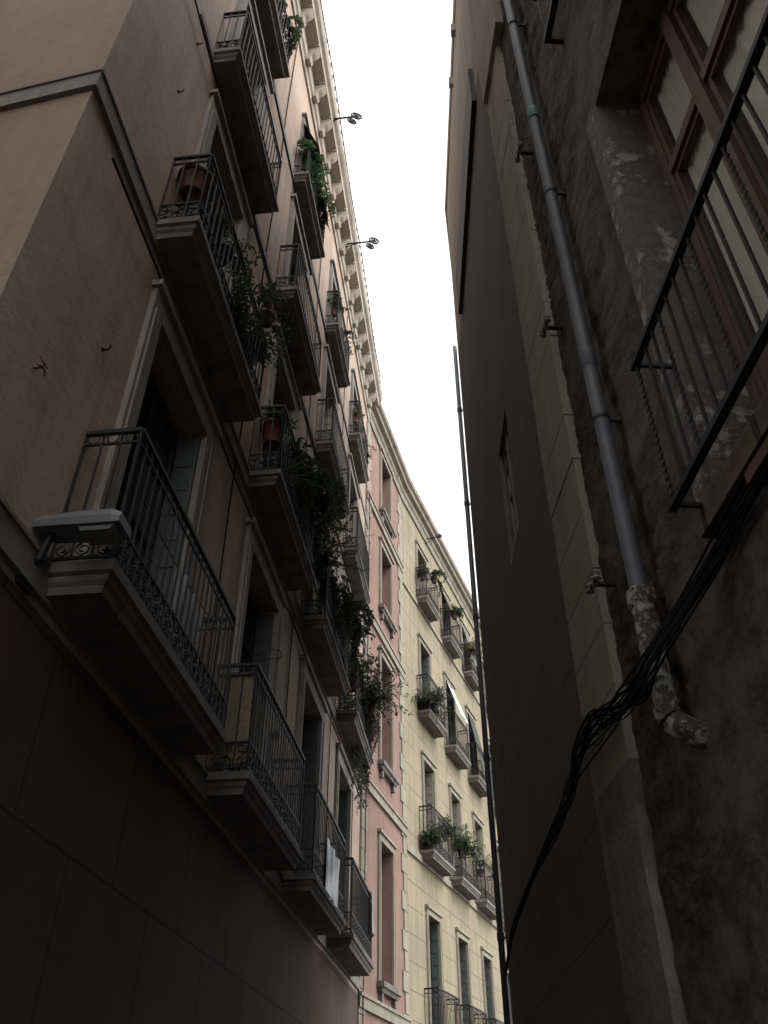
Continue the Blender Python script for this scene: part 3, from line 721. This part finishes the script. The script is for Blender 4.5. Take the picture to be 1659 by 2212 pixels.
def cplant(px,py,row,side,kind,size,lm,label,pot='darkpot'):
    u,z=FC.hit(px,py,.4)
    c=min(cc,key=lambda q:abs(q-u)); h_=cL[row]/2-.2; u=max(c-h_,min(c+h_,u))
    plant(FC,u,.42,H(cf[row])+.2,.75 if side else 0,side,kind,size,lm,label,pot,.11,.22,.08)
cplant(932,1300,3,1,'trail',.5,'leafd','dark plant hanging at the far end of the cream top balcony')
cplant(972,1385,3,1,'bush',.35,'leafd','dark plant on the second cream top balcony')
cplant(905,1238,3,-1,'bush',.3,'leafr','dry plant at the near end of the cream top balcony')
cplant(912,1470,2,0,'bush',.8,'leafr','dusty plant filling the near end of the middle cream balcony')
cplant(935,1485,2,0,'bush',.7,'leafd','dark plant at the far end of the middle cream balcony')
cplant(980,1800,1,-1,'bush',.5,'leaf','leafy plant above the rail of the lower cream balcony')
cplant(1005,1785,1,-1,'bush',.75,'leaf','tall leafy plant between two lower cream balconies')
cplant(1040,1840,1,-1,'blade',1.3,'leafb','palm-like plant with long green blades on the lower cream balcony')
cplant(1060,1865,1,1,'blade',1.1,'leafy','yellowing blades of a palm-like plant at the far right balcony')
cplant(1020,1450,3,1,'bush',.5,'leafy','yellow green plant on the third cream balcony by the far pipe')
cplant(935,1770,1,0,'bush',.5,'leafd','small dark plant behind the rail of the first lower cream balcony')
# ================================================================== blinds, mats, cloths
def sheet(fac,name,label,cat,mat,pts4,nu=8,nz=8,amp=.02):
    o=Vector(pts4[0]); g=G(fac.sg); A,B,Cc,Dd=[Vector(p)-o for p in pts4]; vs=[]
    nrm=(B-A).cross(Dd-A).normalized()
    for off_ in (0,.008):
        for j in range(nz+1):
            for i in range(nu+1):
                s=i/nu; t_=j/nz; p=(A*(1-s)+B*s)*(1-t_)+(Dd*(1-s)+Cc*s)*t_
                p=p+nrm*(off_+amp*math.sin(s*nu*1.3)*math.sin(t_*3+s*2)); vs.append(p)
    k=(nu+1)*(nz+1); fs=[]
    for b in (0,k):
        for j in range(nz):
            for i in range(nu): a=b+j*(nu+1)+i; fs.append((a,a+1,a+nu+2,a+nu+1))
    g.add(vs,fs)
    ob=g.build(name,M[mat],None,fac.world(o.x,o.y,o.z),fac.rz,smooth=True); tag(ob,label,cat); return ob
c=cen[1]; z=flo[3]+.2
sheet(FL,'roller_blind','black blind slanting out over the near end of the second top balcony','blind','blindd',[(c-.75,.04,z+2.15),(c-.05,.04,z+2.15),(c-.05,.40,z+1.15),(c-.75,.40,z+1.15)])
sheet(FL,'roller_blind','brown blind hanging over the far rail of the second top balcony','blind','blindb',[(c+.05,.05,z+2.15),(c+.75,.05,z+2.15),(c+.75,.40,z+.5),(c+.05,.40,z+.5)])
c=cc[1]; z=H(cf[2])+.2
sheet(FC,'roller_blind','pale blue-white blind over the middle balcony of the cream building','blind','blindw',[(c-.5,.08,z+2.5),(c+.5,.08,z+2.5),(c+.5,.50,z+1.25),(c-.5,.50,z+1.25)])
c=cc[2]
sheet(FC,'roller_blind','dark blind on the third column of the cream building beside the far pipe','blind','blindd',[(c-.5,.08,z+2.5),(c+.5,.08,z+2.5),(c+.5,.48,z+.3),(c-.5,.48,z+.3)])
sheet(FC,'roller_blind','grey blind on the top balcony of the cream third column','blind','shut',[(c-.5,.08,H(cf[3])+2.3),(c+.5,.08,H(cf[3])+2.3),(c+.5,.46,H(cf[3])+.6),(c-.5,.46,H(cf[3])+.6)])
c=cc[1]
sheet(FC,'roller_blind','brown slatted blind on the top balcony of the cream second column','blind','blindb',[(c-.5,.06,H(cf[3])+2.35),(c+.5,.06,H(cf[3])+2.35),(c+.5,.40,H(cf[3])+1.3),(c-.5,.40,H(cf[3])+1.3)])
c=cen[1]-Ls[0]/2; z=flo[0]+.2
sheet(FL,'straw_mat','yellow straw mat tied inside the near end of the lower second balcony','mat','straw',[(c+.075,.02,z+1.08),(c+.075,.40,z+1.08),(c+.075,.40,z+.10),(c+.075,.02,z+.10)],10,4,.006)
sheet(FL,'straw_mat','yellow straw mat tied behind the front rail of the lower second balcony','mat','straw',[(c+.09,.385,z+1.06),(c+.55,.385,z+1.06),(c+.55,.385,z+.10),(c+.09,.385,z+.10)],14,4,.006)
c=cen[2]; 
sheet(FL,'plastic_sheet','crumpled blue and white plastic sheet tied to the lower third balcony rail','sheet','blue',[(c-.5,.44,z+.70),(c+.55,.44,z+.65),(c+.55,.45,z-.05),(c-.5,.44,z-.05)],12,8,.03)
c=cen[0]
for k in range(3):
    sheet(FL,'hanging_cloth',('first','second','third')[k]+' white cloth drying on the lowest left balcony','cloth','white',[(c+.25+k*.24,.18,z+1.05-.03*k),(c+.42+k*.24,.22,z+1.05-.03*k),(c+.40+k*.24,.24,z+.45+.1*k),(c+.27+k*.24,.2,z+.40+.1*k)],6,6,.03)
wire('clothes_line','thin line holding white cloths across the lowest left balcony',[FL.world(c-.6,.16,z+1.12),FL.world(c+.3,.19,z+1.05),FL.world(c+1.3,.2,z+1.12)],.005)
sheet(FL,'hanging_cloth','white towel over the rail of the farthest lower balcony','cloth','white',[(cen[3]+.9,.46,z+1.2),(cen[3]+1.15,.46,z+1.2),(cen[3]+1.15,.47,z+.4),(cen[3]+.9,.47,z+.5)],6,6,.03)
t=on(FL,'wall_box','small pale round meter box beside the lower second balcony door','box',cen[1]+.95,.0,flo[0]+1.7)
g=G(-1); g.rings([[(x*q,y_,zz*q) for x,zz in ((-.12,-.16),(.12,-.16),(.15,0),(.12,.16),(-.12,.16),(-.15,0))] for q,y_ in ((1,0),(1,.10),(.8,.14))]); g.build('casing',M['trim'],t)
g=G(-1); g.tube([(0,.05,-.16),(0,.05,-.6)],.012,5); g.build('lead',M['rubber'],t)
t=on(FL,'iron_ring','thin iron hoop sticking out above the lower second balcony','ring',cen[1]-.15,.0,flo[0]+2.1)
g=G(-1); g.tube([(.12*math.cos(a*math.pi/8),.25+.12*math.sin(a*math.pi/8),0) for a in range(17)],.006,4); g.tube([(0,-.01,0),(0,.13,0)],.008,4); g.build('hoop',M['iron'],t)
# ================================================================== light
w=bpy.data.worlds.new('World'); bpy.context.scene.world=w; w.use_nodes=True
nt=w.node_tree; bg=nt.nodes['Background']
sk=nt.nodes.new('ShaderNodeTexSky'); sk.sky_type='NISHITA'; sk.sun_disc=False; sk.sun_elevation=rad(55); sk.sun_rotation=rad(120); sk.dust_density=3
hs=nt.nodes.new('ShaderNodeHueSaturation'); hs.inputs['Saturation'].default_value=.06; hs.inputs['Value'].default_value=4.8
nt.links.new(sk.outputs[0],hs.inputs['Color'])
tint=nt.nodes.new('ShaderNodeMix'); tint.data_type='RGBA'; tint.blend_type='MULTIPLY'; tint.inputs[0].default_value=1
nt.links.new(hs.outputs[0],tint.inputs[6]); tint.inputs[7].default_value=(1,.997,.988,1)
nt.links.new(tint.outputs[2],bg.inputs[0]); bg.inputs[1].default_value=.12
sd=bpy.data.lights.new('sun','SUN'); sd.energy=.5; sd.angle=rad(25); sd.color=(1,.97,.92)
so=bpy.data.objects.new('sun',sd); C.objects.link(so)
az=rad(120); el=rad(55); v=Vector((math.sin(az)*math.cos(el),math.cos(az)*math.cos(el),math.sin(el)))
so.rotation_euler=v.to_track_quat('Z','Y').to_euler()
sc=bpy.context.scene; sc.view_settings.view_transform='Standard'; sc.view_settings.look='None'; sc.view_settings.exposure=0
